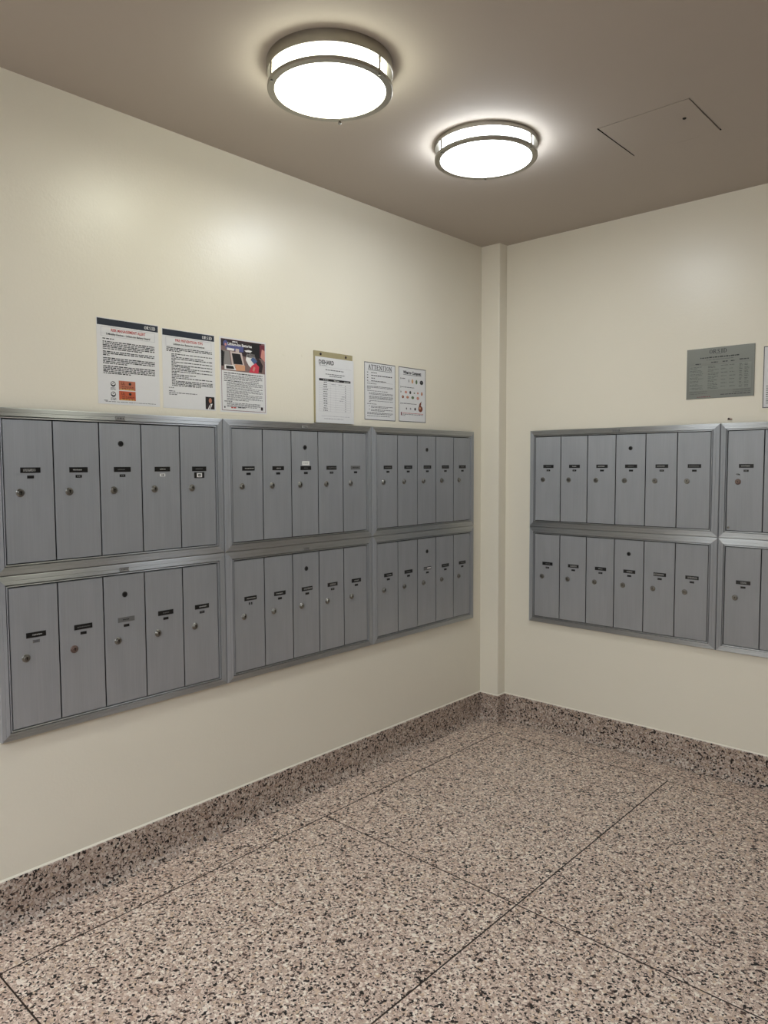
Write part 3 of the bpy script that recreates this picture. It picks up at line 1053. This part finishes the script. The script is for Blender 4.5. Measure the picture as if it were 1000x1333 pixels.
z = para(mb, xa, xb, z - 0.008, 4, 0.0046, 0.0022, 0.0012, 'ink_soft', rg, 0.9) - 0.003
word_line(mb, xa, xb, z - 0.004, 0.003, 0.0012, 'ink', rg, 0.9)
z -= 0.0045
for nl, last in ((4, 0.7), (2, 0.9), (3, 0.6), (3, 0.9), (2, 0.6)):
    z = para(mb, xa + 0.011, xb, z, nl, 0.0046, 0.0022, 0.0012, 'ink_soft', rg, last) - 0.0006
word_line(mb, xa, xa + 0.034, z - 0.005, 0.003, 0.0012, 'ink', rg)
z = para(mb, xa + 0.011, xb - 0.012, z - 0.006, 4, 0.0044, 0.0022, 0.0012, 'ink_soft', rg, 0.9)
mb.build('body_text', root3, kind='stuff')
mb = MB()
zf = oz + 0.009
mb.quad(ox + 0.010, zf, ox + 0.015, zf + 0.006, 0.0012, 'ink')
word_line(mb, ox + 0.040, ox + 0.064, zf, 0.005, 0.0012, 'red', rg)
word_line(mb, ox + 0.070, ox + 0.104, zf + 0.002, 0.004, 0.0012, 'ink_soft', rg)
mb.quad(ox + W3 - 0.022, zf - 0.002, ox + W3 - 0.012, zf + 0.010, 0.0012, 'photo_dark')
mb.build('footer_print', root3, kind='stuff')

# 4: schedule in a beige-backed holder with two screws
W4, H4 = 0.216, 0.286
root4 = thing('notice_holder', 'beige-backed holder with two screws and a white schedule table headed in bold black', 'notice', onwall(LEFT, -1.2275, 1.504), LEFT, 'papers on the wall')
mb = MB()
mb.plate(0, 0, W4, H4, 0.0, 0.0055, 'kraft', 0.0005)
mb.build('backing_board', root4)
for xx in (0.034, 0.176):
    mb = MB()
    mb.lathe([(0.0052, 0), (0.0050, 0.0016), (0.003, 0.0028), (0, 0.003)], 'photo_dark', 14, '-Y', (xx, -0.0055, H4 - 0.0115))
    mb.build('screw', root4)
mb = MB()
mb.plate(0.005, 0, W4 + 0.005, H4 - 0.0225, 0.0055, 0.0062, 'paper', 0.0001)
mb.build('paper_sheet', root4)
hp = 0.0064
mb = MB()
put_text(mb, 'DIEHARD', 0.0225, H4 - 0.0505, 0.0235, hp, 'ink', 0.0006, 'LEFT', 0.084)
mb.build('title_lettering', root4)
mb = MB()
word_line(mb, 0.024, 0.074, H4 - 0.0565, 0.0022, hp, 'ink_soft', rg)
mb.quad(0.024, H4 - 0.0620, W4 - 0.006, H4 - 0.0614, hp, 'ink_pale')
word_line(mb, 0.060, 0.164, H4 - 0.0735, 0.0036, hp, 'ink_soft', rg)
word_line(mb, 0.060, 0.168, H4 - 0.0905, 0.0034, hp, 'ink_soft', rg)
word_line(mb, 0.080, 0.152, H4 - 0.0980, 0.0034, hp, 'ink_soft', rg)
mb.build('body_text', root4, kind='stuff')
mb = MB()
tz = H4 - 0.108
mb.quad(0.024, tz - 0.0095, 0.202, tz, hp, 'ink')
for xx in (0.046, 0.106, 0.164):
    word_line(mb, xx, xx + 0.030, tz - 0.0070, 0.0040, hp + 0.0002, 'ink_w', rg)
rows = 13
for i in range(rows):
    z = tz - 0.0095 - (i + 1) * 0.0094
    mb.quad(0.024, z, 0.202, z + 0.0006, hp, 'ink_pale')
    wd = rg.uniform(0.014, 0.030)
    word_line(mb, 0.058 - wd / 2, 0.058 + wd / 2, z + 0.0030, 0.0036, hp, 'ink_soft', rg)
    if i:
        mb.quad(0.170, z + 0.0030, 0.174, z + 0.0062, hp, 'ink_soft')
for xx in (0.024, 0.086, 0.115, 0.2015):
    mb.quad(xx, tz - 0.0095 - rows * 0.0094, xx + 0.0006, tz - 0.0095, hp, 'ink_pale')
for xx, zz_ in ((0.092, 0.019), (0.132, 0.019), (0.150, 0.066), (0.145, 0.075), (0.138, 0.084)):
    word_line(mb, xx, xx + 0.022, tz - zz_ - 0.003, 0.003, hp, 'ink_pale', rg)
mb.build('schedule_table', root4, kind='stuff')
mb = MB()
word_line(mb, 0.036, 0.196, 0.0270, 0.0018, hp, 'ink_pale', rg)
word_line(mb, 0.050, 0.160, 0.0160, 0.003, hp, 'ink_pale', rg)
mb.build('footer_print', root4, kind='stuff')

# 5: laminated typed notice
W5, H5 = 0.200, 0.248
root5 = thing('laminated_notice', 'laminated black-bordered typed notice with a large underlined serif heading', 'notice', onwall(LEFT, -0.950, 1.513), LEFT, 'papers on the wall')
mb = MB()
mb.plate(0, 0, W5 + 0.0265, H5 + 0.028, 0.0002, 0.0006, 'lam', 0.0001)
mb.build('laminate_film', root5)
ox, oz = 0.014, 0.0145
mb = MB()
mb.plate(ox, oz, ox + W5, oz + H5, 0.0006, 0.0009, 'paper', 0.0001)
mb.build('paper_sheet', root5)
mb = MB()
frame_lines(mb, ox, oz, ox + W5, oz + H5, 0.0032, 0.0012, 'ink_soft')
mb.build('printed_border', root5)
mb = MB()
put_serif(mb, 'ATTENTION', ox + 0.024, oz + H5 - 0.0285, 0.0162, 0.0185, 0.0012, 'ink', 0.10, 1.2)
mb.quad(ox + 0.022, oz + H5 - 0.0335, ox + 0.178, oz + H5 - 0.0318, 0.0012, 'ink')
mb.build('title_lettering', root5)
mb = MB()
xa, xb = ox + 0.017, ox + W5 - 0.016
z = oz + H5 - 0.045
for fl in (0.26, 0.96, 0.18, 0.68):
    word_line(mb, xa, xa + 0.007, z, 0.0038, 0.0012, 'ink', rg)
    word_line(mb, xa + 0.026, xb, z, 0.0038, 0.0012, 'ink', rg, fl)
    z -= 0.0118
mb.quad(xa, z + 0.0085, xb, z + 0.0091, 0.0012, 'ink_soft')
word_line(mb, xa, xa + 0.062, z, 0.003, 0.0012, 'ink_soft', rg)
z -= 0.006
for nl, last, ind, gap in ((3, 0.13, 0, 0.007), (1, 0.8, 0, 0.006), (2, 1.0, 0.012, 0.006), (3, 0.96, 0.012, 0.006), (2, 0.06, 0.012, 0.006), (1, 0.36, 0, 0.007), (2, 0.75, 0.024, 0.006), (2, 0.62, 0.024, 0.006), (2, 0.96, 0, 0.005), (1, 0.88, 0, 0)):
    if ind > 0.02:
        mb.quad(xa + 0.012, z - 0.005, xa + 0.0155, z - 0.001, 0.0012, 'ink')
    z = para(mb, xa + ind, xb, z, nl, 0.0049, 0.0027, 0.0012, 'ink_soft', rg, last) - gap * 0.72
mb.build('body_text', root5, kind='stuff')

# 6: laminated compost guide
W6, H6 = 0.193, 0.247
root6 = thing('laminated_notice', 'laminated black-bordered guide with rows of small coloured food pictures', 'notice', onwall(LEFT, -0.7235, 1.512), LEFT, 'papers on the wall')
mb = MB()
mb.plate(0, 0, W6 + 0.030, H6 + 0.030, 0.0002, 0.0006, 'lam', 0.0001)
mb.build('laminate_film', root6)
ox, oz = 0.0105, 0.0170
mb = MB()
mb.plate(ox, oz, ox + W6, oz + H6, 0.0006, 0.0009, 'paper', 0.0001)
mb.build('paper_sheet', root6)
mb = MB()
frame_lines(mb, ox, oz, ox + W6, oz + H6, 0.0032, 0.0012, 'ink_soft')
mb.build('printed_border', root6)
mb = MB()
put_text(mb, 'What to Compost:', ox + 0.096, oz + H6 - 0.0290, 0.0185, 0.0012, 'ink', 0.0009, 'CENTER', 0.128)
mb.quad(ox + 0.032, oz + H6 - 0.0345, ox + 0.160, oz + H6 - 0.0328, 0.0012, 'ink')
mb.build('title_lettering', root6)
mb = MB()
for fx, fz, e in ((0.10, 0.785, 0.24), (0.10, 0.630, 0.56), (0.10, 0.330, 0.66)):
    word_line(mb, ox + fx * W6, ox + e * W6, oz + fz * H6, 0.0034, 0.0012, 'ink_soft', rg)
    mb.quad(ox + 0.07 * W6, oz + (fz - 0.012) * H6, ox + 0.085 * W6, oz + (fz + 0.02) * H6, 0.0012, 'ink')
for k in range(3):
    word_line(mb, ox + 0.13 * W6, ox + 0.90 * W6, oz + (0.155 - 0.022 * k) * H6, 0.0026, 0.0012, 'red' if k == 0 else 'ink_soft', rg, 1.0 if k < 2 else 0.15)
mb.quad(ox + 0.075 * W6, oz + 0.115 * H6, ox + 0.11 * W6, oz + 0.175 * H6, 0.0012, 'wine')
mb.build('body_text', root6, kind='stuff')
for nm, fx, fz, rx, rz_, m in (('a', .37, .755, .012, .030, 'ink'), ('b', .50, .755, .034, .042, 'tan'), ('c', .65, .75, .036, .042, 'green'), ('d', .84, .75, .068, .042, 'leaf_dark'),
                               ('e', .08, .545, .012, .018, 'ink'), ('f', .26, .545, .045, .025, 'pinkish'), ('g', .42, .545, .034, .030, 'leaf_dark'), ('h', .57, .540, .030, .012, 'green'), ('i', .70, .545, .034, .020, 'pinkish'), ('j', .85, .540, .036, .035, 'skin'),
                               ('k', .15, .455, .040, .028, 'brown'), ('l', .32, .455, .050, .025, 'skin'), ('m', .51, .455, .052, .028, 'green'), ('n', .70, .450, .050, .030, 'pinkish'),
                               ('o', .28, .245, .018, .020, 'leaf_dark'), ('p', .43, .245, .030, .022, 'ink_pale'), ('q', .60, .245, .034, .028, 'photo_dark'), ('r', .80, .255, .085, .060, 'brown')):
    mb = MB()
    mb.oval(ox + fx * W6, oz + fz * H6, rx * W6, rz_ * H6, 0.0012, m, 9)
    mb.oval(ox + (fx - rx * .25) * W6, oz + (fz + rz_ * .2) * H6, rx * W6 * .45, rz_ * H6 * .4, 0.0013, 'tan' if m in ('brown', 'pinkish', 'skin') else ('yellow' if m == 'tan' else 'ink_soft'), 7)
    if nm == 'r':      # the tall curl above the pile
        mb.poly([(ox + .72 * W6, oz + .26 * H6), (ox + .78 * W6, oz + .25 * H6), (ox + .82 * W6, oz + .33 * H6), (ox + .84 * W6, oz + .40 * H6), (ox + .76 * W6, oz + .35 * H6)], 0.0012, 'brown')
    mb.build('printed_food', root6)

# ================================================================== RIGHT WALL
WP, HP = 0.270, 0.210
rp = thing('directory_plaque', 'grey landscape plaque with a faint printed table above the right-hand mailboxes', 'plaque', onwall(RIGHT, 1.021, 1.606), RIGHT, 'papers on the wall')
mb = MB()
mb.plate(0, 0, WP, HP, 0.0, 0.003, 'plaque', 0.0004)
mb.build('plate', rp)
hp = 0.0032
mb = MB()
put_serif(mb, 'ORSID', 0.092, HP - 0.0245, 0.0135, 0.0160, hp, 'plaque_ink', 0.14, 1.1)
mb.build('title_lettering', rp)
mb = MB()
word_line(mb, 0.118, 0.140, HP - 0.0290, 0.0018, hp, 'plaque_soft', rg)
word_line(mb, 0.056, 0.212, HP - 0.0425, 0.0050, hp, 'plaque_ink', rg)
word_line(mb, 0.080, 0.188, HP - 0.0510, 0.0028, hp, 'plaque_soft', rg)
for xx, zz_, wd in ((0.036, 0.066, 0.022), (0.100, 0.063, 0.028), (0.146, 0.063, 0.020), (0.178, 0.063, 0.016), (0.212, 0.060, 0.036)):
    word_line(mb, xx, xx + wd, HP - zz_, 0.0042, hp, 'plaque_ink', rg)
word_line(mb, 0.045, 0.100, 0.0060, 0.003, hp, 'wine', rg)
word_line(mb, 0.140, 0.258, 0.0120, 0.003, hp, 'plaque_ink', rg)
mb.build('heading_print', rp, kind='stuff')
mb = MB()
mb.quad(0.012, 0.034, WP - 0.012, HP - 0.072, hp - 0.0001, 'plaque_pale')
for i in range(7):
    z = HP - 0.078 - i * 0.0145
    for (xa, xb) in ((0.014, 0.070), (0.088, 0.132), (0.140, 0.168), (0.174, 0.198), (0.212, 0.226), (0.232, 0.250)):
        word_line(mb, xa, xb, z, 0.0026, hp, 'plaque_soft', rg, rg.uniform(0.6, 1))
        if xa < 0.1 or xa > 0.2:
            word_line(mb, xa, xb, z - 0.0055, 0.0026, hp, 'plaque_soft', rg, rg.uniform(0.5, 1))
for z in (0.028, 0.020):
    word_line(mb, 0.014, 0.085, z, 0.0026, hp, 'plaque_soft', rg)
    word_line(mb, 0.190, 0.256, z, 0.0026, hp, 'plaque_soft', rg)
mb.build('directory_table', rp, kind='stuff')

rq = thing('laminated_notice', 'white black-bordered notice cut by the right edge, beside the grey plaque', 'notice', onwall(RIGHT, 1.3115, 1.538), RIGHT, 'papers on the wall')
mb = MB()
mb.plate(0, 0, 0.228, 0.277, 0.0002, 0.0007, 'lam', 0.0001)
mb.build('laminate_film', rq)
mb = MB()
mb.plate(0.012, 0.016, 0.216, 0.261, 0.0007, 0.0009, 'paper', 0.0001)
mb.build('paper_sheet', rq)
mb = MB()
frame_lines(mb, 0.012, 0.016, 0.216, 0.261, 0.0032, 0.0012, 'ink_soft')
mb.build('printed_border', rq)
mb = MB()
para(mb, 0.024, 0.204, 0.110, 9, 0.0085, 0.0034, 0.0012, 'ink_soft', rg, 0.6)
mb.build('body_text', rq, kind='stuff')

# bent nail above the right-hand bank, old tape scraps by the poster
rn = thing('wall_nail', 'small dark bent nail just above the right-hand mailboxes', 'nail', onwall(RIGHT, 1.199, 1.5165), RIGHT)
mb = MB()
mb.lathe([(0.0, 0.012), (0.004, 0.0115), (0.004, 0.010), (0.0016, 0.0095), (0.0016, 0.0)], 'photo_dark', 10, '-Y')
mb.build('shank', rn)
mb = MB()
mb.box((-0.007, -0.003, -0.003), (0.010, -0.0005, 0.0005), 'brown')
mb.build('fibre_plug', rn)
for a, z, w_, hh, lb in ((-1.385, 1.752, 0.016, 0.006, 'small scrap of yellowed tape right of the laminated colour poster'),
                         (-1.290, 1.756, 0.010, 0.010, 'tiny square of yellowed tape left of the beige-backed holder')):
    mb = MB()
    mb.plate(0, 0, w_, hh, 0.0, 0.0006, 'lam', 0.0001)
    mb.build('tape_scrap', loc=onwall(LEFT, a, z), rz=LEFT, label=lb, category='tape', group='tape scraps')
